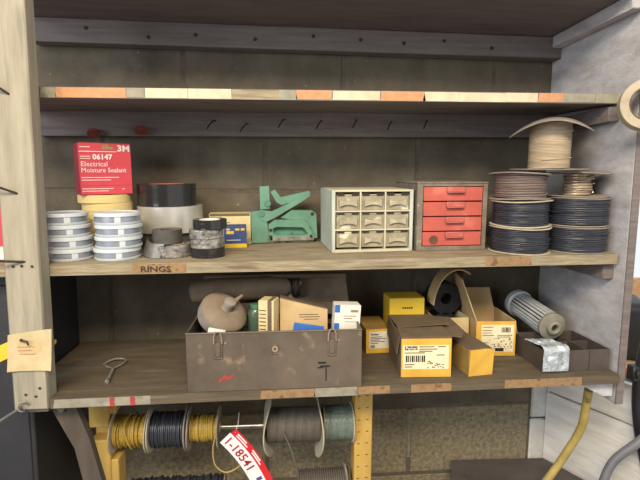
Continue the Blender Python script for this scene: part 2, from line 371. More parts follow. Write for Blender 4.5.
# nails and hooks on the post
for x, z, dx, dz in ((-.641, .170, -.035, .03), (-.638, -.004, -.04, .022), (-.632, -.128, -.055, .008)):
    MB().tube([(x, -.343, z), (x+dx*.5, -.362, z+dz*.5), (x+dx, -.372, z+dz)], .0022, 7).build('long_nail', M['nail'], post)
for x, z in ((-.655, -.136), (-.64, -.135), (-.622, -.136), (-.648, -.382), (-.63, -.386), (-.622, -.37), (-.66, .30), (-.651, .352)):
    MB().disc(.0026, .002, 8, MX((x, -.3465, z), (PI/2, 0, 0))).build('nail', M['nail'], post)
hk = MB().tube([(-.651+.008*math.cos(a), -.349-.002*a, -.402+.008*math.sin(a)) for a in [k*.5 for k in range(12)]], .0016, 6)
hk.tube([(-.655, -.35, -.405), (-.70, -.365, -.432), (-.76, -.37, -.47)], .003, 7); hk.build('hook', M['grey_steel'], post, label='grey steel hook rod at the foot of the post')
# slanted leg below the post with its bolt
lg = MB().prism([(-.635, -.412), (-.585, -.412), (-.555, -.50), (-.533, -.60), (-.533, Z0), (-.566, Z0), (-.570, -.60), (-.585, -.52)], -.302, -.284).build('leg', M['leg_wood'], unit, smooth=0)
MB().disc(.008, .006, 6, MX((-.605, -.303, -.432), (PI/2, 0, 0))).build('bolt', M['grey_steel'], lg)
# strips of tape and marks along the shelf fronts
def strips(parent, P, th, yf, segs, drop=0):
    for x0, x1, mt in segs:
        y = yf-.0008
        z = lambda x: P.z(x, yf)
        t = .0009
        m = MB()
        a, b = th*random.uniform(.02, .08), th*random.uniform(.9, .99)
        m.add([(x0, y-t*0, z(x0)-a), (x1, y, z(x1)-a), (x1+random.uniform(-.004, .004), y, z(x1)-b), (x0+random.uniform(-.004, .004), y, z(x0)-b),
               (x0, yf-.0001, z(x0)-a), (x1, yf-.0001, z(x1)-a), (x1, yf-.0001, z(x1)-b), (x0, yf-.0001, z(x0)-b)],
              [(0, 1, 2, 3), (7, 6, 5, 4), (0, 4, 5, 1), (1, 5, 6, 2), (2, 6, 7, 3), (3, 7, 4, 0)])
        m.build('tape_strip', mt, parent, smooth=0)
o_, c_, g_, b_ = M['tape_orange'], M['tape_cream'], M['tape_grey'], M['tape_brown']
strips(upP, UP, .0205, -.28, ((-.620, -.594, g_), (-.593, -.463, o_), (-.462, -.428, g_), (-.427, -.346, c_), (-.345, -.262, c_), (-.261, -.17, M['wood_edge']), (-.169, -.135, g_), (-.134, -.062, o_),
      (-.06, .036, c_), (.038, .128, o_), (.129, .20, c_), (.201, .30, c_), (.301, .372, c_), (.375, .43, o_), (.431, .50, g_), (.501, .56, g_)))
strips(midP, MID, .021, -.309, ((-.454, -.352, b_), (.262, .36, b_)))
strips(lowP, LOW, .019, -.344, ((-.598, -.42, g_), (-.205, -.10, b_), (-.098, -.012, g_), (-.010, .055, b_), (.10, .185, b_), (.30, .47, b_), (.472, .553, M['wood_low'])))
for x in (-.492, -.4535):
    MB().box((x-.004, -.3462, LOW.z(x, -.34)-.018), (x+.004, -.3445, LOW.z(x, -.34)-.001)).build('red_mark', M['red_paint'], lowP, smooth=0)
text('RINGS', .0155, M['ink'], midP, (-.440, -.3106, MID.z(-.43, -.309)-.0165), wide=1.35, bold=.0003)
# old paper note nailed to the post
note = MB()
gx, gz = 8, 8; vs = []
for j in range(gz+1):
    for i in range(gx+1):
        u, v = i/gx, j/gz
        x = -.6745+.078*u+.004*(1-v)*(1); z = -.264-.070*v+.010*u*(1-v)
        vs.append((x, -.3475-.004*(abs(u-.5)*2)**4-.003*(v**3), z))
fs = [(j*(gx+1)+i, j*(gx+1)+i+1, (j+1)*(gx+1)+i+1, (j+1)*(gx+1)+i) for j in range(gz) for i in range(gx)]
nv = len(vs); note.add(vs+[(x, y+.0011, z) for x, y, z in vs], fs+[tuple(i+nv for i in f)[::-1] for f in fs])
note = tag(note.build('paper_note', M['old_paper']), 'curling yellowed paper note nailed to the left post', 'note')
MB().box((-.661, -.3482, -.318), (-.613, -.3477, -.280)).build('print_patch', M['cardboard'], note, smooth=0)
for i, z in enumerate((-.289, -.296, -.303, -.310)):
    MB().box((-.660, -.3484, z), (-.625-.006*(i % 2), -.3478, z+.0012)).build('faded_line', M['tape_brown'], note, smooth=0)
MB().disc(.003, .003, 8, MX((-.648, -.3485, -.2745), (PI/2, 0, 0))).build('nail', M['nail'], note)
MB().tube([(-.648, -.352, -.2745), (-.635, -.355, -.276), (-.634, -.354, -.283)], .0018, 6).build('bent_nail', M['nail'], note)
MB().tube([(-.604+.008*math.cos(a)*.8, -.33+.0008*a, -.288+.006*math.sin(a*2.3)) for a in [k*.55 for k in range(14)]], .0011, 5).build('twine', M['wire_old'], note, label='frayed yellow twine at the post edge')

# ------------------------------------------------------------------ upper bay: left hand stacks
def make_reel(m, label):
    t = thing('wire_reel', label, 'reel', m, 'clear plastic wire reels')
    r, h = .0465, .0238
    MB().lathe([(0, 0), (r-.002, 0), (r-.001, .001), (r-.0005, .0052), (r-.006, .006), (0, .006)], 40).build('base', M['frost'], t)
    MB().lathe([(0, .006), (r-.0022, .006), (r-.0022, .0165), (0, .0165)], 40).build('winding', M['solder'], t)
    MB().lathe([(0, .0165), (r-.002, .0165), (r+.0002, .0168), (r, h-.0015), (r-.0015, h), (r-.006, h), (r-.008, h-.002), (0, h-.002)], 40).build('lid', M['frost'], t)
    MB().sector(r-.0026, .0012, -1.25, -1.0, .0055, .0168, 5).build('label', M['frost'], t)  # frosted patch imitating the upright white highlight on the winding band
    return t
words = ('bottom', 'second from bottom', 'third from bottom', 'topmost')
first = None
for s, (bx, by, side) in enumerate(((-.602, -.236, 'beside the post'), (-.501, -.239, 'under the red carton'))):
    for i in range(4):
        jx = (.003, .001, -.003, -.005)[i] if s == 0 else (-.003, .001, .002, .001)[i]
        m = MID.at(bx+jx, by, random.uniform(-.15, .15), i*.0241)
        lab = 'clear plastic reel of grey wire, %s of the stack %s' % (words[i], side)
        if first is None: first = make_reel(m, lab)
        else:
            c = copy_tree(first); c.matrix_world = m; c['label'] = lab
# masking tapes under the red carton
r0 = None
for i in range(7):
    jx = (0, .002, -.001, .001, -.001, .003, -.002)[i]
    m = MID.at(-.561+jx, -.125, i, i*.0182)
    lab = 'cream masking tape roll, %s in the stack under the red carton' % ('first and lowest', 'second up', 'third up', 'fourth up', 'fifth up', 'sixth up', 'seventh and topmost')[i]
    if r0 is None:
        r0 = thing('masking_tape_roll', lab, 'tape', m, 'masking tape rolls under the red carton')
        MB().ring(.040, .0535, .0178, 40).build('tape', M['masking'], r0)
        MB().ring(.0375, .0398, .0176, 32).build('core', M['cardboard'], r0)
    else:
        c = copy_tree(r0); c.matrix_world = m; c['label'] = lab
        if i == 6: c.scale = (1.05, 1.05, 1)
# red carton of moisture sealant
t = thing('sealant_carton', 'red printed carton with white lettering on top of the masking tapes', 'box', MID.at(-.5615, -.128, .50, 7*.0182+.0006))
w2, hh, d2 = .0530, .111, .038
MB().box((-w2, -d2, 0), (w2, d2, hh), .0012).build('carton', M['red_box'], t)
MB().box((-w2-.0006, -d2+.001, .001), (-w2+.0002, d2-.001, hh-.001)).build('side_face', M['red_side'], t, smooth=0)  # side and top in a darker, purpler red than the front
MB().box((-w2+.002, -d2+.002, hh-.0002), (w2-.002, d2-.002, hh+.0008)).build('top_flap', M['red_side'], t, smooth=0)
MB().box((-w2+.001, -d2-.0004, hh-.0185), (w2-.03, -d2+.0002, hh-.0172)).build('rule', M['white_ink'], t, smooth=0)
MB().box((-w2+.001, -d2-.0004, .0195), (w2-.002, -d2+.0002, .0203)).build('rule', M['red_side'], t, smooth=0)
MB().box((-.006, -d2-.0005, hh-.014), (.016, -d2+.0002, hh-.003)).build('sticker', M['tape_brown'], t, smooth=0)
fy = -d2-.0005
text('3M', .0185, M['white_ink'], t, (.0245, fy, hh-.0165), bold=.0005, wide=1.12)
text('06147', .0155, M['white_ink'], t, (-.026, fy, hh-.0345), bold=.0005, wide=1.02)
text('Electrical', .0150, M['white_ink'], t, (-.050, fy, hh-.0495), wide=.98)
text('Moisture Sealant', .0145, M['white_ink'], t, (-.050, fy, hh-.0625), wide=.93)
for x0, x1, z in ((-.050, -.030, hh-.029), (-.050, -.030, hh-.0335), (-.050, .025, hh-.0742), (-.050, .008, hh-.0798), (-.050, .012, .0125), (-.050, .002, .0075), (.030, .036, .011), (-.05, -.03, hh-.009)):
    MB().box((x0, fy-.0001, z), (x1, fy+.0006, z+.0013)).build('print_line', M['white_ink'], t, smooth=0)
# wide tape stack
def tape(label, m, r, h, mt, core=None, group=None, rc=.6, extra=None):
    t = thing('tape_roll', label, 'tape', m, group)
    p = [(r*rc, .0006), (r-.001, 0), (r, .001)]
    n = 5
    for k in range(n): p += [(r+random.uniform(-.0004, .0002), h*(k+.6)/(n+.4))]
    p += [(r, h-.001), (r-.001, h), (r*rc, h-.0006), (r*rc, .0006)]
    MB().lathe(p, 40).build('tape', mt, t)
    if core: MB().ring(r*rc-.004, r*rc-.0002, h, 32).build('core', core, t)
    return t
tape('dark grey wide tape roll at the bottom of the wide tape stack', MID.at(-.428, -.099, 0, 0), .066, .038, M['dark_tape'], M['cardboard'])
tape('silver duct tape roll in the middle of the wide tape stack', MID.at(-.424, -.099, 0, .0385), .0745, .061, M['silver_tape'], M['cardboard'])
tape('glossy black wide tape roll with red core topping the stack', MID.at(-.430, -.099, 0, .1000), .067, .050, M['black_tape'], M['red_drawer'])
# peeling roll and small roll on it
t = tape('crumpled dark tape roll with a peeled grey tail in front of the wide stack', MID.at(-.397, -.221, 0, 0), .043, .026, M['foil'], M['cardboard'])
tl = MB(); pts = [(-.018, -.0405, 0), (-.034, -.038, .0), (-.046, -.030, .001), (-.056, -.016, .004), (-.062, .0, .008)]
vs = []
for x, y, z in pts: vs += [(x, y, z+.0008), (x+.001, y-.0012, z+.0008), (x+.011, y-.0012+.004, z+.030), (x+.010, y+.004, z+.030)]
fs = [(i*4+k, i*4+(k+1) % 4, i*4+4+(k+1) % 4, i*4+4+k) for i in range(4) for k in range(4)]+[(3, 2, 1, 0), (16, 17, 18, 19)]
tl.add(vs, fs).build('tape_tail', M['grey_steel'], t, label='peeled grey tape tail')
tape('small matt black tape roll lying on the crumpled tape roll', MID.at(-.406, -.221, 0, .0268), .031, .030, M['dark_tape'], None, None, .5)
# electrical tape stack
for i, (mt, lab, jx) in enumerate(((M['black_tape'], 'black electrical tape roll at the bottom of the small four roll stack', -.001), (M['foil'], 'wrapped black electrical tape roll, second from bottom of the small stack', -.001),
                                   (M['foil'], 'wrapped black electrical tape roll, third from bottom of the small stack', -.003), (M['black_tape'], 'black electrical tape roll with white core on top of the small stack', .005))):
    tape(lab, MID.at(-.318+jx, -.239, i*1.3, i*.0198), .0355, .0194, mt, M['paper'] if i == 3 else M['cardboard'], 'electrical tape rolls', .62)
# cream box and blue box behind
t = thing('cream_carton', 'worn cream carton standing behind the blue carton and black tapes', 'box', MID.at(-.288, -.062, .04))
MB().box((-.050, -.02, 0), (.050, .02, .077), .001).build('carton', M['cream_box'], t)
MB().box((-.048, -.0206, .070), (.048, -.0199, .0765)).build('lid_edge', M['card_dusty'], t, smooth=0)
for i in range(3): MB().box((-.045, -.0206, .062-i*.008), (-.01+i*.01, -.0199, .0635-i*.008)).build('print_line', M['card_dusty'], t, smooth=0)
t = thing('blue_carton', 'small blue and yellow carton standing between black tapes and stapler', 'box', MID.at(-.271, -.124, .06))
MB().box((-.026, -.015, 0), (.026, .015, .053), .001).build('carton', M['blue'], t)
MB().box((-.0262, -.0153, .0005), (.0262, -.010, .010)).build('yellow_band', M['yellow_print'], t, smooth=0)
for x0, x1, z0, z1 in ((-.020, -.003, .033, .040), (.0, .010, .041, .046), (.013, .022, .041, .046), (-.02, -.012, .042, .046)):
    MB().box((x0, -.0156, z0), (x1, -.0148, z1), .0003).build('yellow_mark', M['yellow_print'], t, smooth=0)
MB().box((-.02, -.0156, .018), (.012, -.0148, .0195)).build('print_line', M['paper'], t, smooth=0)

# green staple gun tacker; outlines in mm
t = thing('staple_gun', 'mint green hammer stapler with raised lever beside the drawer cabinet', 'stapler', MID.at(-.243, -.062, .04))
def K(*p): return [(x*.000535-.022, (350-z)*.000535) for x, z in p]
b = MB()
b.prism(K((50, 202), (112, 196), (125, 240), (135, 320), (150, 345), (55, 347)), -.014, .014)
b.prism(K((190, 232), (240, 197), (338, 200), (357, 216), (362, 330), (335, 332), (330, 280), (300, 245), (230, 240)), -.010, .012)
b.build('body', M['green'], t, smooth=0)
MB().prism(K((95, 86), (138, 84), (140, 188), (96, 192)), -.010, .010).build('striker_housing', M['green'], t, smooth=0)
MB().prism(K((146, 112), (164, 100), (192, 136), (322, 108), (331, 117), (318, 132), (196, 172), (172, 160)), -.010, .006).build('lever', M['green'], t, smooth=0)
MB().prism(K((78, 208), (98, 194), (150, 200), (318, 122), (330, 128), (300, 150), (160, 232), (118, 250), (88, 232)), -.0165, -.0105).build('link_arm', M['green'], t, smooth=0)
out = K((132, 262), (160, 240), (295, 240), (318, 262), (342, 322), (320, 338), (160, 338), (134, 310))
inn = K((152, 280), (170, 272), (290, 276), (302, 286), (316, 308), (300, 312), (170, 312), (154, 304))
MB().frame(out, inn, -.020, .006).build('handle', M['green'], t, smooth=0)
MB().prism(K((150, 320), (340, 318), (344, 336), (150, 338)), -.0208, -.0195).build('worn_edge', M['worn'], t, smooth=0)
MB().box((-.022+50*.000535, -.012, .0), (-.022+345*.000535, .012, .0075), .001).build('staple_rail', M['worn'], t)
MB().prism(K((150, 272), (320, 272), (320, 330), (150, 330)), -.004, .004).build('inner_plate', M['green_dark'], t, smooth=0)
for x, z, r, y in ((130, 165, 16, -.010), (101, 212, 14, -.0165), (338, 215, 8, -.010), (142, 287, 7, -.020), (142, 318, 7, -.020), (330, 318, 7, -.0205)):
    xx, zz = K((x, z))[0]; MB().disc(r*.000535, .003, 16, MX((xx, y, zz), (PI/2, 0, 0))).build('pivot_pin', M['green_dark'] if r > 10 else M['nail'], t)

# nine drawer cabinet
W, H, D = .184, .138, .165
t = thing('drawer_cabinet', 'beige small parts cabinet with nine dusty clear drawers', 'cabinet', MID.at(.034, -.144, math.radians(3.2)))
x0, x1, y0, y1 = -W/2, W/2, -D/2, D/2
b = MB(); th = .004
b.box((x0+th, y0, 0), (x1-th, y1, .006), .0005); b.box((x0+th, y0, H-.005), (x1-th, y1, H), .0008); b.box((x0+th, y1-.003, .006), (x1-th, y1, H-.005))
cw, chh = (W-.016)/3, (H-.015)/3
for i in (1, 2): b.box((x0+.008+i*cw-.0018, y0+.0005, .006), (x0+.008+i*cw+.0018, y1-.003, H-.005), .0004)
for j in (1, 2): b.box((x0+th, y0+.0008, .009+j*chh-.0018), (x1-th, y1-.003, .009+j*chh+.0018), .0004)
b.build('casing', M['cab'], t)
for sx in (-1, 1):
    a, c = (x0, x0+.008) if sx < 0 else (x1-.008, x1)
    MB().box((a, y0, 0), (c, y1, H), .0012).build('side', M['cab_side'], t)
for j in range(3):
    for i in range(3):
        cx = x0+.008+(i+.5)*cw; z0_ = .009+j*chh+.0025
        dw, dh = cw/2-.0028, chh-.0065
        d = MB(); d.box((cx-dw, y0+.004, z0_), (cx+dw, y0+.0065, z0_+dh), .0006)
        d.box((cx-dw, y0+.006, z0_), (cx+dw, y1-.012, z0_+.0015)); d.box((cx-dw, y0+.006, z0_), (cx-dw+.0015, y1-.012, z0_+dh*.8)); d.box((cx+dw-.0015, y0+.006, z0_), (cx+dw, y1-.012, z0_+dh*.8))
        d.frame([(cx-dw, z0_), (cx+dw, z0_), (cx+dw, z0_+dh), (cx-dw, z0_+dh)], [(cx-dw+.003, z0_+.003), (cx+dw-.003, z0_+.003), (cx+dw-.003, z0_+dh-.003), (cx-dw+.003, z0_+dh-.003)], y0+.0028, y0+.0045)
        d = d.build('drawer', M['drawer'], t, smooth=0)
        top_, bot_ = [], []
        for k in range(9):
            u = -1+k/4; top_.append((cx+u*dw*.76, z0_+dh*.66-.0045*(1-u*u))); bot_.append((cx+u*dw*.76, z0_+dh*.22+.0045*(1-u*u)))
        MB().prism(bot_+top_[::-1], y0-.002, y0+.004).build('pull', M['drawer_pull'], d, smooth=0)
        for s in (-1, 1):
            MB().box((cx+s*dw*.64-.008, y0+.0012, z0_+dh-.0030), (cx+s*dw*.64+.008, y0+.012, z0_+dh+.0030)).build('slot_shade', M['dark_gap'], d, smooth=0)  # solid dark blocks painting the shade of the openings above the drawer
# red drawer cabinet
W, H, D = .162, .150, .178
t = thing('red_drawer_cabinet', 'grey brown wooden cabinet with four red drawers', 'cabinet', MID.at(.2165, -.137, math.radians(1.0)))
x0, x1, y0, y1 = -W/2, W/2, -D/2, D/2
b = MB(); b.box((x0, y0, 0), (x0+.013, y1, H), .001); b.box((x1-.010, y0, 0), (x1, y1, H), .001); b.box((x0+.012, y0+.0002, 0), (x1-.009, y1, .010), .001)
b.box((x0+.012, y0+.0002, H-.006), (x1-.009, y1, H), .001); b.box((x0+.01, y1-.004, .01), (x1-.01, y1, H-.006)); b.build('casing', M['red_cab'], t)
MB().box((x0-.001, y0-.001, H), (x1+.001, y1, H+.004), .001).build('top', M['red_cab'], t)
MB().box((x0+.012, y0+.012, .009), (x1-.009, y0+.014, H-.005)).build('inside', M['dark_gap'], t, smooth=0)  # dark sheet imitating the shaded space behind the drawer gaps
ph = (H-.016)/4
for j in range(4):
    z0_ = .0105+j*ph
    d = MB().box((x0+.0145, y0+.001, z0_+.001), (x1-.0115, y0+.06, z0_+ph-.0018), .0008).build('drawer', M['red_drawer'], t)
    cx = .005
    MB().box((cx-.020, y0-.0045, z0_+ph*.60), (cx+.022, y0+.0012, z0_+ph*.97), .0012).box((cx-.020, y0-.009, z0_+ph*.57), (cx+.022, y0-.003, z0_+ph*.63), .0008).build('pull', M['red_pull'], d)
    MB().box((cx-.017, y0-.0051, z0_+ph*.66), (cx+.018, y0-.0044, z0_+ph*.90)).build('card', M['red_drawer'], d, smooth=0)
    if j == 0:
        MB().disc(.0105, .0006, 20, MX((x0+.040, y0+.0012, z0_+ph*.42), (PI/2, 0, 0)), bev=.0001).build('stain', M['rust'], d, label='brown round stain')

# ------------------------------------------------------------------ wire spools on the right
def winding(mb, r, z0, z1, wr, jit, seg=36, inner=.6, m=None, slope=0):
    p = [(r*inner, z0)]; z = z0
    while z < z1-wr*.5:
        rr = r+random.uniform(-jit, jit*.6)+slope*(z-z0)
        p += [(rr-wr, z), (rr-wr*.15, z+wr*.45), (rr, z+wr), (rr-wr*.15, z+wr*1.55)]; z += 2*wr
    p += [(r*inner, z1)]
    ph = random.uniform(0, 6)
    mb.lathe(p, seg, m, warp=lambda x, y, zz: (x, y, zz+.0012*math.sin(math.atan2(y, x)+ph+zz*300)))
    return mb
def spool(label, m, rf0, rf1, rw, h, wmat, fmat, wr=.0016, jit=.0016, warp0=None, warp1=None, fth=.003, group=None, strands=0, name='wire_spool', hub=True):
    t = thing(name, label, 'spool', m, group)
    MB().ring(.010, rf0, fth, 44, None, warp0).build('flange', fmat, t)
    MB().ring(.010, rf1, fth, 44, MX((0, 0, h-fth)), warp1).build('flange', fmat, t)
    winding(MB(), rw, fth+.0005, h-fth-.0005, wr, jit, inner=.35).build('wire_winding', wmat, t)
    for k in range(strands):
        z = random.uniform(fth+.004, h-fth-.004); a0 = random.uniform(-2.6, -.5); q = random.uniform(-.008, .008)
        MB().tube([((rw+.0012)*math.cos(a0+i*.22), (rw+.0012)*math.sin(a0+i*.22), z+q*i/8) for i in range(9)], wr*.8, 6).build('loose_strand', wmat, t)
    return t
wob = lambda k, ph: (lambda x, y, z: (x, y, z+k*math.sin(2*math.atan2(y, x)+ph)*min(1, math.hypot(x, y)/.06)))
bw, fg, fl_ = M['black_wire'], M['flange_grey'], M['flange']
G = 'spools of wire stacked at the right end'
spool('black wire spool on the shelf beside the red drawer cabinet', MID.at(.3665, -.246, .3), .0650, .0650, .061, .057, bw, fl_, .0017, .0012, wob(.0006, 1), wob(.0012, 2), .0028, G, 2)
spool('black wire spool second up in the left spool stack', MID.at(.3665, -.245, 2, .0585), .0645, .0645, .0585, .056, bw, fl_, .0016, .0016, wob(.0012, 0), wob(.0016, 1), .0028, G, 3)
spool('brown wire spool third up in the left spool stack', MID.at(.363, -.243, 1, .1165), .064, .066, .054, .0575, M['brown_wire'], fg, .0022, .0022, wob(.001, .5), wob(.002, 2), .003, G, 3)
spool('thick black wire spool on the shelf beside the side panel', MID.at(.4985, -.247, 1, .0), .0640, .0640, .063, .057, bw, fg, .0017, .0008, None, None, .0028, G, 1)
spool('black wire spool second up in the right spool stack', MID.at(.4985, -.245, 3, .0580), .064, .0645, .064, .062, bw, fg, .0019, .0012, None, wob(.001, 0), .0028, G, 3)
spool('tinned copper wire spool on a thin core, top of the right spool stack', MID.at(.497, -.243, 0, .1212), .064, .066, .030, .053, M['copper_wire'], fg, .0026, .003, wob(.001, 1), wob(.0018, .2), .0028, G, 4)
umb = lambda k: (lambda x, y, z: (x, y, z+.010-k*(.857*x-.514*y)**2+.05*(.857*x-.514*y)+.15*(.514*x+.857*y)))
spool('big tan wire spool with curled top flange crowning both stacks', MID.at(.430, -.236, 0, .1790), .080, .084, .043, .104, M['tan_wire'], fg, .0012, .0006, lambda x, y, z: (x, y, z+.06*(x*x)*(1 if abs(x) > 0 else 0)), umb(5.0), .003, G, 2)
# round wooden ring hung on the panel edge
t = thing('hoop_roll', 'tan tape core ring hanging at the front edge of the side panel', 'tape', MX((.5560, -.352, .176), (PI/2-.10, 0, -.42)))
MB().ring(.034, .050, .024, 44).build('ring', M['flange'], t)
MB().ring(.0315, .0339, .023, 36).build('lining', M['card_dusty'], t)
MB().tube([(.030, .024, .014), (.030, .024, -.012), (.034, .024, -.020)], .003, 8).build('hook', M['nail'], t)

# ------------------------------------------------------------------ lower bay
# wire key lying on the shelf
t = thing('wire_key', 'small bent wire key lying on the bare left of the lower shelf', 'key', LOW.at(-.535, -.215, 0, .0045))
MB().tube([(.012, -.067, 0), (.007, -.03, 0), (.001, .003, 0)], [.0045, .0035, .003], 8).build('shank', M['worn'], t)
MB().tube([(.001, .003, 0), (-.016, .016, 0), (-.029, .033, 0), (-.024, .050, .001), (-.013, .062, .001), (.003, .062, .001), (.015, .048, .002), (.014, .030, .001), (.001, .003, 0)], .0022, 8).build('bow', M['worn'], t)
# open toolbox
W, Dp, H = .346, .190, .118
t = thing('toolbox', 'open brown steel toolbox at the front of the lower shelf', 'toolbox', LOW.at(-.1750, -.2475, math.radians(-1.0)))
x0, x1, y0, y1 = -W/2, W/2, -Dp/2, Dp/2
b = MB(); s_ = .0016
b.box((x0, y0, 0), (x1, y0+s_, H), .0006); b.box((x0, y1-s_, 0), (x1, y1, H), .0006); b.box((x0, y0+s_, 0), (x0+s_, y1-s_, H)); b.box((x1-s_, y0+s_, 0), (x1, y1-s_, H)); b.box((x0+s_, y0+s_, 0), (x1-s_, y1-s_, s_))
b.tube([(x0, y0+.001, H), (x1, y0+.001, H)], .0022, 8); b.tube([(x0, y1-.001, H), (x1, y1-.001, H)], .0022, 8); b.tube([(x0+.001, y0, H), (x0+.001, y1, H)], .0022, 8); b.tube([(x1-.001, y0, H), (x1-.001, y1, H)], .0022, 8)
b.build('body', M['toolbox'], t)
for cx in (-.111, .113):
    l = MB().box((cx-.0085, y0-.003, H-.052), (cx+.0085, y0, H-.020), .001).build('latch', M['toolbox'], t)
    MB().tube([(cx-.008, y0-.0045, H-.020), (cx-.007, y0-.006, H-.004), (cx-.004, y0-.006, H+.004), (cx+.004, y0-.006, H+.004), (cx+.007, y0-.006, H-.004), (cx+.008, y0-.0045, H-.020)], .0016, 7).build('bail', M['dusty'], l)
    MB().box((cx-.005, y0-.006, H-.046), (cx+.005, y0-.0028, H-.018), .0012).build('catch', M['toolbox'], l)
    MB().disc(.003, .002, 8, MX((cx+.014, y0-.0002, H-.020), (PI/2, 0, 0))).build('rivet', M['worn'], l)
hs = MB().box((-.006, y0-.002, H-.046), (.006, y0, H-.024), .0008).build('hasp', M['toolbox'], t)
MB().ring(.0025, .0065, .004, 16, MX((0, y0-.001, H-.034), (PI/2, 0, 0))).build('eye', M['dusty'], hs)
p1 = MB()
for k in range(9):
    xa = -.112+k*.0032+random.uniform(-.001, .001); za = .018+k*.0012+random.uniform(-.002, .002); hh_ = random.uniform(.006, .013)
    p1.prism([(xa, za), (xa+.0028, za+.0006), (xa+.0062, za+hh_), (xa+.0036, za+hh_)], y0-.0006-k*.00002, y0+.0002)
p1.build('red_paint_mark', M['red_paint'], t, smooth=0, label='red paint smear')
p2 = MB()
for x_, z_, a, b2 in ((.093, .052, .008, .002), (.099, .045, .010, .0015), (.090, .042, .006, .0012), (.101, .030, .0012, .016)): p2.box((x_-a, y0-.0006, z_-b2), (x_+a, y0+.0002, z_+b2))
p2.build('black_ink_mark', M['black_ink'], t, smooth=0, label='black scribbled mark')
# lid thrown back, with its inner tray rail
lid = MB().add([(-.173, .0945, H+.003), (.173, .0945, H+.003), (.165, .108, H+.078), (-.165, .108, H+.078), (-.173, .0965, H+.003), (.173, .0965, H+.003), (.165, .110, H+.078), (-.165, .110, H+.078)],
    [(0, 1, 2, 3), (7, 6, 5, 4), (0, 4, 5, 1), (1, 5, 6, 2), (2, 6, 7, 3), (3, 7, 4, 0)])
lid.box((-.168, .085, H+.070), (.166, .110, H+.080), .004)
lid.build('lid', M['leather'], t, smooth=0)
rl = MB().box((-.168, .066, H-.012), (.168, .072, H+.018), .001)
for k in range(8): rl.disc(.005, .004, 12, MX((-.13+k*.04,   .066, H+.010), (PI/2, 0, 0)))
rl.build('tray_rail', M['toolbox'], t)
MB().box((-.168, .040, H-.04), (.168, .072, H-.036), .001).build('tray', M['tool_in'], t)

# things in the toolbox
ax = Vector((.46, -.46, .76)).normalized()
q = ax.to_track_quat('Z', 'Y').to_matrix().to_4x4()
t = thing('oil_can', 'dusty round tin can with stub neck sticking out of the toolbox', 'can', Matrix.Translation((-.291, -.246, -.262)) @ q @ Matrix.Translation((0, 0, -.02)))
MB().lathe([(0, 0), (.040, 0), (.049, .004), (.0515, .012), (.0515, .032)], 40).build('side', M['dusty_side'], t)
MB().lathe([(.0515, .032), (.048, .038), (.036, .044), (.020, .046), (.014, .043), (0, .043)], 40).build('domed_face', M['dusty'], t)
MB().lathe([(.012, .042), (.011, .056), (.013, .060), (.012, .066), (.004, .068), (0, .068)], 20).build('neck', M['dusty_side'], t, label='pale stub neck')
MB().tube([(.008, 0, .058), (.022, .004, .062), (.036, .008, .066)], [.006, .0045, .003], 8).build('spout', M['dusty'], t)
t = thing('sleeve', 'rolled old brown leather sleeve lying across the back of the toolbox', 'sleeve', MX((-.254, -.166, -.2255), (0, 0, .04)))
MB().tube([(-.118, 0, -.005), (-.112, 0, -.004), (-.06, 0, 0), (.0, 0, .002), (.06, .002, .004), (.10, .002, .004), (.113, .002, .004)], [.012, .024, .028, .0275, .027, .024, .015], 16).build('roll', M['leather'], t)
for k in range(2):
    MB().tube([(.118+k*.012, -.002+.012*math.cos(a), .004+.02*math.sin(a)) for a in [i*2*PI/14 for i in range(14)]], .0035, 7, closed=True).build('loop', M['black_rubber'], t, label='dark rubber loop')
t = thing('wooden_handle', 'short square wooden handle leaning on the toolbox lid', 'handle', MX((-.133, -.158, -.226), (0, .5, .1)))
MB().box((-.0075, -.0075, -.024), (.0075, .0075, .022), .0015).build('grip', M['tan_plank'], t)
MB().tube([(0, 0, .022), (0, 0, .034)], .002, 8).build('tang', M['nail'], t)
def carton(name, label, m, size, body, face=None, cat='box', group=None):
    t = thing(name, label, cat, m, group); a, b, c = size
    MB().box((-a/2, -b/2, 0), (a/2, b/2, c), .001).build('carton', body, t)
    if face: MB().box((-a/2+.0004, -b/2-.0006, .0004), (a/2-.0004, -b/2+.0002, c-.0004)).build('front_face', face, t, smooth=0)
    return t
def lines(t, mt, rows, y):
    for x0, x1, z0, z1 in rows: MB().box((x0, y-.0004, z0), (x1, y+.0004, z1)).build('print_line', mt, t, smooth=0)
t = carton('tan_carton', 'narrow cream carton with brown tape band in the toolbox', MX((-.1905, -.275, -.3845), (0, .0, -.30)), (.033, .040, .164), M['card_cream'])
MB().box((.004, -.0216, .02), (.012, .0216, .1645)).build('tape_band', M['card_dusty'], t, smooth=0)
lines(t, M['card_dusty'], [(-.014, .000, .095+i*.008, .0965+i*.008) for i in range(7)], -.0214)
t = thing('long_carton', 'tan cardboard carton slanting down to the right in the toolbox', 'box', MX((-.116, -.262, -.3845), (-.08, 0, 0)))
MB().prism([(-.051, 0), (.050, 0), (.050, .138), (-.051, .163)], -.018, .018).build('carton', M['cardboard'], t, smooth=0)
lines(t, M['card_dusty'], [(-.012, .03, .125, .1265), (-.01, .034, .120, .1215), (.0, .03, .115, .1165)], -.0182)
MB().prism([(-.051, .1615), (.050, .1365), (.050, .1385), (-.051, .1635)], -.0185, .0185).build('flap', M['card_dusty'], t, smooth=0)
t = carton('white_label_carton', 'white carton with blue corners at the right of the toolbox', MX((-.033, -.277, -.3845), (0, .05, .04)), (.055, .034, .152), M['paper'])
MB().box((-.0277, -.0176, .136), (-.017, -.0168, .152)).build('blue_corner', M['blue_print'], t, smooth=0)
MB().box((-.0277, -.0176, .098), (-.017, -.0168, .113)).build('blue_corner', M['blue_print'], t, smooth=0)
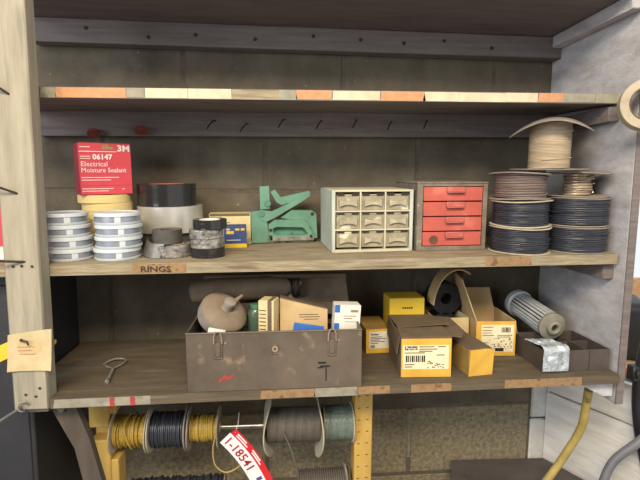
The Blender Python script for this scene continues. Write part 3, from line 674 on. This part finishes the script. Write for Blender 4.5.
lines(t, M['tape_brown'], [(.006, .022, .137, .142), (-.008, .018, .128, .1295), (-.008, .010, .123, .1245), (-.005, .02, .116, .117)], -.0172)
t = carton('blue_packet', 'flat blue packet at the front of the toolbox', MX((-.128, -.318, -.386), (0, .16, 0)), (.062, .006, .122), M['blue_print'])
t = carton('white_packet', 'white packet with blue print below the round tin can', MX((-.316, -.3185, -.386), (0, .20, 0)), (.034, .006, .118), M['paper'])
MB().box((-.012, -.0036, .098), (.006, -.0028, .110)).build('blue_print', M['blue_print'], t, smooth=0)
t = thing('pipe_fitting', 'grey threaded pipe fitting between the tin can and the cream carton', 'fitting', MX((-.226, -.300, -.315), (.5, .35, 0)))
MB().lathe([(.006, -.03), (.013, -.03), (.013, .008), (.016, .010), (.016, .026), (.010, .030), (.006, .030)], 6).build('hex_body', M['grey_steel'], t)
MB().lathe([(0, .028), (.007, .028), (.0075, .032), (.007, .036), (.0075, .040), (.005, .044), (0, .044)], 16).build('thread', M['steel'], t)
t = thing('green_bottle', 'small green glass jar behind the round tin can', 'jar', MX((-.222, -.205, -.385)))
MB().lathe([(0, 0), (.016, 0), (.018, .003), (.018, .118), (.013, .126), (0, .126)], 24).build('glass', M['glass'], t)
MB().disc(.012, .010, 20, MX((0, 0, .1262))).build('lid', M['green_dark'], t)

# yellow cartons
def front_label(t, x0, x1, z0, z1, y, mt='label'):
    return MB().box((x0, y-.0006, z0), (x1, y+.0002, z1)).build('label', M[mt], t, smooth=0)
def barcode(l, x0, x1, z0, z1, y, n=9):
    for k in range(n):
        a = x0+(x1-x0)*k/n; MB().box((a, y-.0004, z0), (a+(x1-x0)/n*random.uniform(.35, .75), y+.0003, z1)).build('bar', M['black_ink'], l, smooth=0)
t = carton('small_yellow_carton', 'small dusty yellow carton with white label right beside the toolbox', LOW.at(.069, -.107, .02), (.060, .112, .060), M['yellow_dusty'], M['yellow_box'])
l = front_label(t, -.022, .026, .012, .054, -.0566, 'paper')
text('Parker', .0075, M['black_ink'], t, (-.019, -.0575, .045), bold=.0002)
for a, b, z in ((-.019, .010, .040), (-.019, .018, .036), (-.019, .004, .0325), (-.019, .016, .0285), (-.019, .0, .024)): MB().box((a, -.0577, z), (b, -.0571, z+.0013)).build('print_line', M['black_ink'], t, smooth=0)
barcode(t, -.019, -.008, .014, .0205, -.0574, 5)
# large open yellow carton
t = thing('large_carton', 'large yellow front carton with open dusty brown flaps and white label', 'box', LOW.at(.146, -.228, math.radians(-4)))
W, Dp, H = .107, .172, .086
x0, x1, y0, y1 = -W/2, W/2, -Dp/2, Dp/2
b = MB(); b.box((x0, y0, 0), (x1, y0+.002, H)); b.box((x0, y1-.002, 0), (x1, y1, H)); b.box((x0, y0+.002, 0), (x0+.002, y1-.002, H)); b.box((x1-.002, y0+.002, 0), (x1, y1-.002, H)); b.box((x0+.002, y0+.002, 0), (x1-.002, y1-.002, .002))
b.build('carton', M['card_dusty'], t, smooth=0)
MB().box((x0+.0005, y0-.0008, .0005), (x1-.0005, y0+.0004, H-.002)).build('front_face', M['yellow_box'], t, smooth=0)
def flap(pts, th, name, mt, par, lab=None):
    n = Vector(pts[1])-Vector(pts[0]); n = n.cross(Vector(pts[2])-Vector(pts[0])).normalized()*th; k = len(pts)
    m = MB().add([tuple(p) for p in pts]+[tuple(Vector(p)+n) for p in pts], [tuple(range(k)), tuple(range(2*k-1, k-1, -1))]+[(i, i+k, (i+1) % k+k, (i+1) % k) for i in range(k)])
    return m.build(name, mt, par, smooth=0, label=lab)
flap([(x0, y0, H+.0005), (x1, y0, H+.0005), (x1-.002, y0+.07, H+.003), (x0+.002, y0+.07, H+.003)], .0016, 'flap', M['card_dusty'], t)
flap([(x0, y1-.001, H+.0005), (x0+.004, y0+.055, H+.005), (x1+.012, y0+.060, H+.010), (x1, y1-.001, H+.0005)], .0016, 'flap', M['card_dusty'], t)
flap([(x1, y0+.010, H+.001), (x1, y1-.012, H+.001), (x1+.036, y1-.03, H+.0035), (x1+.042, y0+.05, H-.001), (x1+.026, y0+.015, H-.004)], .0016, 'flap', M['card_dusty'], t)
flap([(x0, y0+.01, H), (x0, y1-.01, H), (x0-.004, y1-.014, H-.038), (x0-.005, y0+.014, H-.040)], .0016, 'flap', M['card_dusty'], t)
l = front_label(t, x0+.004, x1-.006, .018, .070, y0-.0009)
MB().box((x0+.008, y0-.002, .060), (x0+.034, y0-.0014, .068)).build('logo_plate', M['black_ink'], t, smooth=0)
text('Parker', .0088, M['white_ink'], t, (x0+.0095, y0-.0023, .0612), bold=.0002)
for a, b_2, z in ((.038, .07, .066), (.038, .076, .061), (.038, .066, .0565), (.008, .05, .053), (.056, .062, .034), (.078, .094, .066), (.008, .024, .0225), (.008, .028, .0275), (.075, .092, .048)):
    MB().box((x0+a, y0-.002, z), (x0+b_2, y0-.0013, z+.0016)).build('print_line', M['ink'], t, smooth=0)
barcode(t, x0+.010, x0+.052, .034, .048, y0-.0016, 10)
sp = MB()
for k in range(26):
    a = random.uniform(.056, .094); z = random.uniform(.020, .032); sp.box((x0+a, y0-.0019, z), (x0+a+random.uniform(.001, .004), y0-.0013, z+random.uniform(.0008, .002)))
sp.build('print_smudge', M['ink'], t, smooth=0)
# bright yellow carton behind
t = carton('bright_yellow_carton', 'bright yellow carton standing behind the large open carton', LOW.at(.1475, -.103, 0), (.088, .070, .128), M['bright_yellow'])
lines(t, M['ink'], [(-.012+i*.0055, -.008+i*.0055,   .1015, .1055) for i in range(5)], -.0353)
# long yellow carton lying in front
t = carton('long_yellow_carton', 'long yellow carton with torn front lying beside the large carton', LOW.at(.250, -.256, math.radians(8)), (.055, .120, .057), M['yellow_dusty'])
flap([(-.028, -.0605, .0), (.0285, -.0605, .0), (.0295, -.063, .055), (.010, -.0645, .0595), (-.026, -.0625, .057)], .0012, 'front_flap', M['yellow_box'], t)
flap([(-.0275, -.058, .0572), (.0275, -.058, .0572), (.0265, .055, .0590), (-.0265, .055, .0590)], .0012, 'top_flap', M['card_dusty'], t)
# open carton with the black roll
t = thing('open_carton', 'open cream carton holding a black rubber roll', 'box', LOW.at(.256, -.123, 0))
x0, x1, y0, y1, H = -.045, .040, -.040, .070, .082
b = MB(); b.box((x0, y0, 0), (x1, y0+.002, H)); b.box((x0, y1-.002, 0), (x1, y1, H)); b.box((x0, y0+.002, 0), (x0+.002, y1-.002, H)); b.box((x1-.002, y0+.002, 0), (x1, y1-.002, H)); b.box((x0+.002, y0+.002, 0), (x1-.002, y1-.002, .002))
b.build('carton', M['card_cream'], t, smooth=0)
MB().sector(.062, .0018, math.radians(62), math.radians(172), -.040, .012, 12, MX((.018, -.012, H+.014), (PI/2, 0, 0), (1, 1.62, 1))).build('curled_flap', M['cardboard'], t, label='curled tan cardboard flap arching over the roll')
t = thing('rubber_roll', 'black rubber roll inside the open cream carton', 'roll', MX((.256, -.111, -.386+.0024+.062), (PI/2, 0, 0)))
t.location.y = -.060
MB().ring(.016, .036, .05, 40, MX((0, .0, 0))).build('roll', M['black_rubber'], t)
t.location.z = -.340
MB().ring(.014, .0410, .05, 40, MX((0, .072, 0))).build('roll', M['black_rubber'], t)
# yellow label carton with tall flaps
t = thing('flapped_carton', 'yellow fronted carton with tall raised tan flaps left of the filter', 'box', LOW.at(.349, -.142, math.radians(-5)))
W, Dp, H = .094, .135, .084
x0, x1, y0, y1 = -W/2, W/2, -Dp/2, Dp/2
b = MB(); b.box((x0, y0, 0), (x1, y0+.002, H)); b.box((x0, y1-.002, 0), (x1, y1, H)); b.box((x0, y0+.002, 0), (x0+.002, y1-.002, H)); b.box((x1-.002, y0+.002, 0), (x1, y1-.002, H)); b.box((x0+.002, y0+.002, 0), (x1-.002, y1-.002, .002))
b.build('carton', M['cardboard'], t, smooth=0)
MB().box((x0+.0005, y0-.0008, .0005), (x1-.0005, y0+.0004, H+.0006)).build('front_face', M['yellow_box'], t, smooth=0)
l = front_label(t, x0+.012, x1-.005, .010, .076, y0-.0009)
for a, b_2, z in ((.015, .04, .070), (.015, .038, .062), (.015, .036, .056), (.015, .042, .05), (.015, .03, .032), (.05, .085, .05), (.05, .08, .046)):
    MB().box((x0+a, y0-.002, z), (x0+b_2, y0-.0013, z+.0012)).build('print_line', M['ink'], t, smooth=0)
barcode(t, x0+.060, x0+.082, .058, .070, y0-.0016, 7)
sp = MB()
for k in range(46):
    a = random.uniform(.030, .084); z = random.uniform(.016, .044); sp.box((x0+a, y0-.0019, z), (x0+a+random.uniform(.001, .004), y0-.0013, z+random.uniform(.0008, .0022)))
sp.build('print_smudge', M['ink'], t, smooth=0)
MB().box((x0+.046, y0-.0024, .012), (x0+.066, y0-.0018, .020)).build('logo_plate', M['black_ink'], t, smooth=0)
flap([(x0, y0+.002, H), (x0, y1-.004, H), (x0-.030, y1-.012, H+.108), (x0-.032, y0+.018, H+.098)], .0018, 'tall_flap', M['cardboard'], t, 'tall tan flap standing up')
flap([(x0-.032, y0+.018, H+.098), (x0-.030, y1-.012, H+.108), (x0+.008, y1-.02, H+.100)], .0016, 'folded_tip', M['card_dusty'], t)
flap([(x0+.004, y1-.001, H), (x1-.004, y1-.001, H), (x1-.012, y1+.012, H+.050), (x0+.006, y1+.012, H+.050)], .0016, 'back_flap', M['cardboard'], t)
flap([(x1, y0+.006, H), (x1+.008, y0+.012, H-.034), (x1+.008, y1-.01, H-.034), (x1, y1-.004, H)], .0016, 'side_flap', M['cardboard'], t)
# compartment tray
t = thing('compartment_tray', 'dark grey divided metal tray at the right end of the lower shelf', 'tray', LOW.at(.4765, -.249, 0))
W, Dp, H = .150, .134, .047
x0, x1, y0, y1 = -W/2, W/2, -Dp/2, Dp/2; s_ = .0025
b = MB(); b.box((x0, y0, 0), (x1, y0+s_, H), .0004); b.box((x0, y1-s_, 0), (x1, y1, H), .0004); b.box((x0, y0+s_, 0), (x0+s_, y1-s_, H)); b.box((x1-s_, y0+s_, 0), (x1, y1-s_, H)); b.box((x0+s_, y0+s_, 0), (x1-s_, y1-s_, s_))
b.build('body', M['tray'], t, smooth=0)
for x in (x0+W*.36, x0+W*.66): MB().box((x-.001, y0+s_, s_), (x+.001, y1-s_, H-.002)).build('divider', M['tray'], t, smooth=0)
for i, (a, c) in enumerate(((x0+s_, x0+W*.36-.001), (x0+W*.36+.001, x0+W*.66-.001), (x0+W*.66+.001, x1-s_))):
    MB().box((a, .004, s_), (c, .006, H-.004)).build('divider', M['tray'], t, smooth=0)
MB().box((x0+W*.36, y0-.0006, .003), (x0+W*.36+.0012, y0+.0004, H-.002)).box((x0+W*.68, y0-.0006, .003), (x0+W*.68+.0012, y0+.0004, H-.002)).build('seam', M['dark_gap'], t, smooth=0)
# plastic bag draped over its front left
n1, n2 = 18, 22; vs = []
for j in range(n2+1):
    for i in range(n1+1):
        u, v = i/n1, j/n2
        x = .3945+.0585*u-.012*(v > .6)*(v-.6)/.4
        s = v*.105
        if s < .050: p = Vector((x, -.3185, -.383+.003+s))
        else: p = Vector((x, -.3185+(s-.050), -.383+.0535))
        d = noise.noise(Vector((u*5, v*6, 1)))*.005+noise.noise(Vector((u*13, v*13, 4)))*.0025
        nrm = Vector((0, -1, .35)) if s < .048 else Vector((0, -.35, 1))
        vs.append(tuple(p+nrm.normalized()*(.0040+abs(d))))
fs = [(j*(n1+1)+i, j*(n1+1)+i+1, (j+1)*(n1+1)+i+1, (j+1)*(n1+1)+i) for j in range(n2) for i in range(n1)]
nv = len(vs)
bd = MB().add(vs+[(x, y+.0006, z-.0006) for x, y, z in vs], fs+[tuple(i+nv for i in f)[::-1] for f in fs])
tag(bd.build('plastic_bag', M['bag'], smooth=0), 'crumpled shiny clear plastic bag draped over the tray front', 'bag')
# hydraulic filter resting on the tray
A = Vector((.4690, -.072, -.2915)); Bv = Vector((.4735, -.224, -.3110)); dv = (Bv-A)
q = dv.normalized().to_track_quat('Z', 'Y').to_matrix().to_4x4(); Ln = dv.length
t = thing('filter_cartridge', 'pale slatted cylindrical filter cartridge lying on the divided tray', 'filter', Matrix.Translation(A) @ q)
r = .0325
MB().lathe([(0, .004), (r-.0065, .004), (r-.0065, Ln-.004), (0, Ln-.004)], 40).build('inner_mesh', M['dark_gap'], t)
for k in range(22):
    a = 2*PI*k/22
    MB().box((r-.007, -.0026, .006), (r-.001, .0026, Ln-.006), .0008, Matrix.Rotation(a, 4, 'Z')).build('slat', M['filter_metal'], t, smooth=0)
MB().lathe([(0, -.006), (r+.001, -.006), (r+.0035, -.004), (r+.0035, .010), (r+.001, .012), (r-.002, .014), (r-.002, .004), (0, .004)], 40).build('collar', M['filter_metal'], t)
MB().lathe([(r-.002, Ln-.010), (r, Ln-.009), (r, Ln-.001), (r-.002, Ln), (r*.55, Ln+.001), (r*.50, Ln+.010), (r*.36, Ln+.012), (r*.25, Ln+.010), (r*.24, Ln+.002)], 40).build('end_cap', M['filter_cap'], t)
MB().disc(r*.25, .003, 20, MX((0, 0, Ln+.0015))).build('hole', M['dark_gap'], t)  # solid dark disc painting the shade in the end cap opening

# ------------------------------------------------------------------ below the lower shelf
rack = thing('spool_rack', 'pair of yellow posts carrying a steel rod of wire spools', 'rack', MX((0, 0, 0)))
ry, rz = -.195, -.543
p = MB(); p.box((-.588, -.220, -.520), (-.5455, -.170, -.4165), .002); p.box((-.588, -.182, -.552), (-.5455, -.172, -.5195)); p.box((-.588, -.220, Z0), (-.5455, -.170, -.5375-.013), .002)
p.box((-.5456, -.219, Z0), (-.529, -.171, -.598), .002); p.box((-.5456, -.219, -.490), (-.530, -.171, -.4165), .002)
p.build('post', M['yellow_wood'], rack, smooth=0)
rp = MB().box((.0055, -.220, Z0), (.0475, -.170, -.4085), .002).build('post', M['yellow_wood'], rack, smooth=0)
for i in range(9):
    z = -.44-i*.029
    MB().box((.012, -.2206, z), (.018, -.2199, z+.0015)).build('mark', M['ink'], rp, smooth=0); MB().box((.032, -.2206, z+.001), (.038, -.2199, z+.0025)).build('mark', M['ink'], rp, smooth=0)
MB().tube([(-.552, ry, rz), (.006, ry, rz)], .0062, 14).build('rod', M['steel'], rack)
RX = Matrix.Rotation(PI/2, 4, 'Y')
def rodspool(label, x0, x1, fl, winds, hub_r=.009, drop=0):
    """spool threaded on the rod: flanges at (x, r, mat, warp), windings at (xa, xb, r, mat, wr, jit)"""
    t = thing('wire_spool', label, 'spool', Matrix.Translation((0, ry, rz-drop)) @ RX, 'wire spools on the rod below')
    MB().ring(.0066+drop, .012+drop, x1-x0, 20, MX((0, 0, x0))).build('core', M['cardboard'], t)
    for x, r, mt, wp in fl: MB().ring(.0115+drop, r, .003, 40, MX((0, 0, x)), wp).build('flange', mt, t)
    for xa, xb, r, mt, wr, jit in winds: winding(MB(), r, xa, xb, wr, jit, 32, .45).build('wire_winding', mt, t)
    return t
wf, tf = M['frost'], M['flange']
rodspool('yellow wire spool with white flanges beside the left yellow post', -.5445, -.464, ((-.544, .047, fl_, wob(.002, 0)), (-.467, .050, fl_, wob(.001, 1))), ((-.5400, -.4685, .035, M['yellow_wire'], .0017, .004),))
MBt = MB().tube([(-.505+.006*math.sin(a*2), ry+.040*math.cos(a), rz+.040*math.sin(a)) for a in [k*2*PI/24 for k in range(24)]], .0018, 6, closed=True)
tag(MBt.build('loose_wire_loop', M['yellow_wire']), 'loose loop of yellow wire round the leftmost yellow spool', 'wire')
rodspool('black wire spool between the two yellow wire spools', -.4625, -.378, ((-.4625, .049, fl_, None), (-.382, .050, fg, wob(.001, 2))), ((-.4590, -.3825, .0395, bw, .0018, .002),))
rodspool('yellow wire spool with brown flanges left of the bare rod', -.3765, -.305, ((-.3765, .049, fg, wob(.001, 0)), (-.310, .048, fg, wob(.001, 2))), ((-.3730, -.3105, .030, M['yellow_wire'], .0017, .003),))
wp = lambda k: (lambda x, y, z: (x, y, z+k*(x*x)))
rodspool('grey wire spool with big warped tan flanges', -.206, -.069, ((-.206, .068, tf, wp(4.0)), (-.073, .074, tf, wp(-2.2))), ((-.1980, -.0755, .040, M['grey_wire'], .0013, .00015),))
rodspool('shiny grey green wire spool beside the right yellow post', -.0675, .0045, ((.0005, .046, fl_, None), (-.0675, .044, fg, None)), ((-.0640, -.032, .0405, M['teal_wire'], .0012, .0004), (-.031, .0, .0405, M['teal_wire'], .0012, .0004)))
tag(MB().tube(bez([(-.312, ry-.033, rz), (-.318, ry-.040, rz-.03), (-.313, ry-.045, rz-.065), (-.290, ry-.048, rz-.082), (-.262, ry-.045, rz-.073), (-.25, ry-.04, rz-.055)]), .0015, 6).build('hanging_wire', M['wire_old']), 'thin yellow wire end hanging in a loop behind the tag', 'wire')
tag(MB().tube([(-.160, ry-.0425, rz+.004), (-.145, ry-.048, rz-.03), (-.128, ry-.048, rz-.09), (-.124, ry-.045, rz-.15), (-.125, ry-.03, rz-.2)], .0017, 6).build('hanging_wire', M['grey_wire']), 'thin grey wire end hanging down from the grey wire spool', 'wire')
# auction tag on the rod
th0 = math.radians(-46)
def bend(x, y):
    k = -2.6; a = k*x
    X = math.sin(a)/k; Z = (math.cos(a)-1)/k*-1
    return (X - y*math.sin(a), -Z*-1 + y*math.cos(a)) if False else (math.sin(a)/k - y*math.sin(a), (1-math.cos(a))/k + y*math.cos(a))
tg = thing('lot_tag', 'long red and white tag reading 1-18541 hanging from the rod', 'tag', Matrix.Translation((-.284, -.243, -.5375)) @ Matrix.Rotation(-th0, 4, 'Y'))
def strip(x0, x1, y0, y1, yy, mt, name, taper=0):
    m = MB(); n = 14; vs = []
    for i in range(n+1):
        x = x0+(x1-x0)*i/n
        for y in (y0, y1):
            xx = x-(taper if y == y0 and i == 0 else 0)
            a, c = bend(xx, y); vs += [(a, yy, c), (a, yy+.0006, c)]
    fs = []
    for i in range(n):
        b0, b1 = i*4, i*4+4
        fs += [(b0, b0+2, b1+2, b1), (b0+1, b1+1, b1+3, b0+3), (b0, b1, b1+1, b0+1), (b0+2, b0+3, b1+3, b1+2)]
    fs += [(0, 1, 3, 2), (n*4, n*4+2, n*4+3, n*4+1)]
    return m.add(vs, fs).build(name, mt, tg, smooth=0)
strip(0, .20, -.024, .008, 0, M['tag_white'], 'white_band')
strip(.002, .20, .008, .023, 0, M['tag_red'], 'red_band')
fnb = lambda co: Vector((*bend(co.x, co.y), co.z))
text('1-18541', .0275, M['tag_num'], tg, (0, -.0004, 0), bold=.0004, fn=lambda co: Vector((*bend(co.x*1.08+.003, co.y*1.02-.0175), co.z)))
for x0, x1, y0 in ((.014, .042, .0165), (.014, .050, .0115), (.062, .092, .017), (.066, .10, .0125)):
    strip(x0, x1, y0, y0+.0028, -.0005, M['tag_white'], 'print_line')
strip(.124, .132, -.010, .003, -.0005, M['tag_blue'], 'print_mark'); strip(.138, .152, -.012, -.006, -.0005, M['tag_blue'], 'print_mark')
strip(.158, .168, -.014, -.006, -.0005, M['tag_blue'], 'print_mark')
MB().tube([(.008, .0, .016), (.004, .02, .026), (-.004, .050, .034)], .001, 5).build('string', M['paper'], tg)
# corrugated hose lying on the lower rod
t = thing('corrugated_hose', 'grey corrugated hose end low beside the right yellow post', 'hose', MX((-.064, -.185, -.700), (0, PI/2, 0)))
pr = []
for k in range(24): pr += [(.0285, -.062+k*.0053), (.033, -.0605+k*.0053), (.033, -.059+k*.0053), (.0285, -.0575+k*.0053)]
MB().lathe([(.02, -.062)]+pr+[(.02, .066)], 28).build('hose', M['grey_wire'], t)
MB().ring(.020, .043, .004, 32, MX((0, 0, .051)), wob(.002, 0)).build('flange', fg, t)
rod2 = MB().tube([(-.60, -.185, -.70), (.006, -.185, -.70)], .006, 12).build('rod', M['grey_steel'], rack)
for i, (x, dx) in enumerate(((-.49, .01), (-.47, .02), (-.445, -.008))):
    pass
t = rodspool('dark wire coil on the lower rod under the yellow spools', -.52, -.30, ((-.52, .032, fg, None), (-.30, .032, fg, None)), ((-.516, -.302, .030, bw, .002, .004),))
t.matrix_world = Matrix.Translation((0, -.185, -.70)) @ RX
# black cabinet to the left
t = thing('black_cabinet', 'matt black cabinet standing left of the post under the shelves', 'cabinet', MX((-.98, -.13, Z0)))
MB().box((-.295, -.12, 0), (.293, .125, 1.20), .004).build('body', M['black_cab'], t)
MB().box((-.28, -.124, .03), (.285, -.1195, 1.17), .003).build('door', M['black_cab'], t)
d = MB(); d.prism([(.228, 1.005), (.290, 1.035), (.290, 1.09), (.272, 1.085), (.274, 1.06), (.228, 1.04)], -.1262, -.1235); d.build('yellow_mark', M['bright_yellow'], t, smooth=0, label='yellow printed mark')
# left hand bay of the middle shelf
t = carton('red_carton', 'red carton behind the post in the left bay', MID.at(-.765, -.20, 0), (.10, .12, .105), M['red_box'])
MB().box((-.0496, -.0612, .004), (.0496, -.0598, .03)).build('white_band', M['paper'], t, smooth=0)
# dark bin at the bottom right
t = thing('storage_bin', 'dark topped storage bin on the floor below the right of the shelf', 'bin', MX((0, 0, 0)))
top_poly = [(.328, -.010), (.255, -.20), (.22, -.40), (.70, -.40), (.700, -.235), (.598, -.022)]
def slab(poly, z0, z1):
    n = len(poly); return MB().add([(x, y, z0) for x, y in poly]+[(x, y, z1) for x, y in poly], [tuple(range(n))[::-1], tuple(range(n, 2*n))]+[(i, (i+1) % n, (i+1) % n+n, i+n) for i in range(n)])
slab(top_poly, Z0, -.788).build('body', M['black_cab'], t, smooth=0)
slab([(x+(x-.45)*.01, y-.001, ) for x, y in top_poly], -.788, -.770).build('lid', M['bin'], t, smooth=0)
# hoses
tag(MB().tube(bez([(.548, -.262, -.452), (.553, -.250, -.50), (.556, -.235, -.56), (.540, -.212, -.635), (.502, -.205, -.705), (.452, -.215, -.7520), (.40, -.25, -.7600), (.33, -.30, -.7603)]), .0095, 12).build('yellow_hose', M['hose']), 'worn yellow rubber hose curving down onto the dark bin', 'hose')
tag(MB().tube(bez([(.73, -.275, -.53), (.67, -.28, -.575), (.617, -.27, -.63), (.585, -.275, -.70), (.56, -.28, -.774)]), .010, 12).build('grey_hose', M['grey_hose']), 'grey hose in the bottom right corner by the white boards', 'hose')
t = thing('black_hose', 'thick black hose with clamp hanging at the right edge', 'hose', MX((0, 0, 0)))
MB().tube(bez([(.745, -.235, -.28), (.712, -.240, -.33), (.695, -.245, -.40), (.692, -.245, -.47), (.70, -.250, -.56), (.745, -.255, -.75), (.78, -.25, -1.0)]), .017, 14).build('hose', M['black_rubber'], t)
k_ = MB().ring(.0165, .0215, .016, 24, MX((.694, -.245, -.425), (.0, .05, 0))).box((.660, -.258, -.440), (.679, -.234, -.402), .003).box((.666, -.264, -.43), (.676, -.252, -.412), .002)
k_.build('clamp', M['black_rubber'], t)
# machines on the far bench
t = thing('black_machine', 'black motor housing with round opening on the far bench', 'machine', MX((1.15, .52, -.6595), (0, 0, -.5)))
MB().box((-.10, -.08, 0), (.16, .16, .23), .03, seg=3).build('housing', M['black_rubber'], t)
MB().ring(.03, .075, .02, 32, MX((0, -.08, .115), (PI/2, 0, 0))).build('rim', M['grey_hose'], t)
t = thing('red_tool', 'red metal tool lying in front of the black motor housing', 'tool', MX((.99, .27, -.6595), (0, 0, -.4)))
MB().box((-.07, -.03, 0), (.09, .03, .035), .008).build('body', M['red_paint'], t); MB().tube([(-.07, 0, .018), (-.14, .01, .018)], .01, 10).build('handle', M['steel'], t)
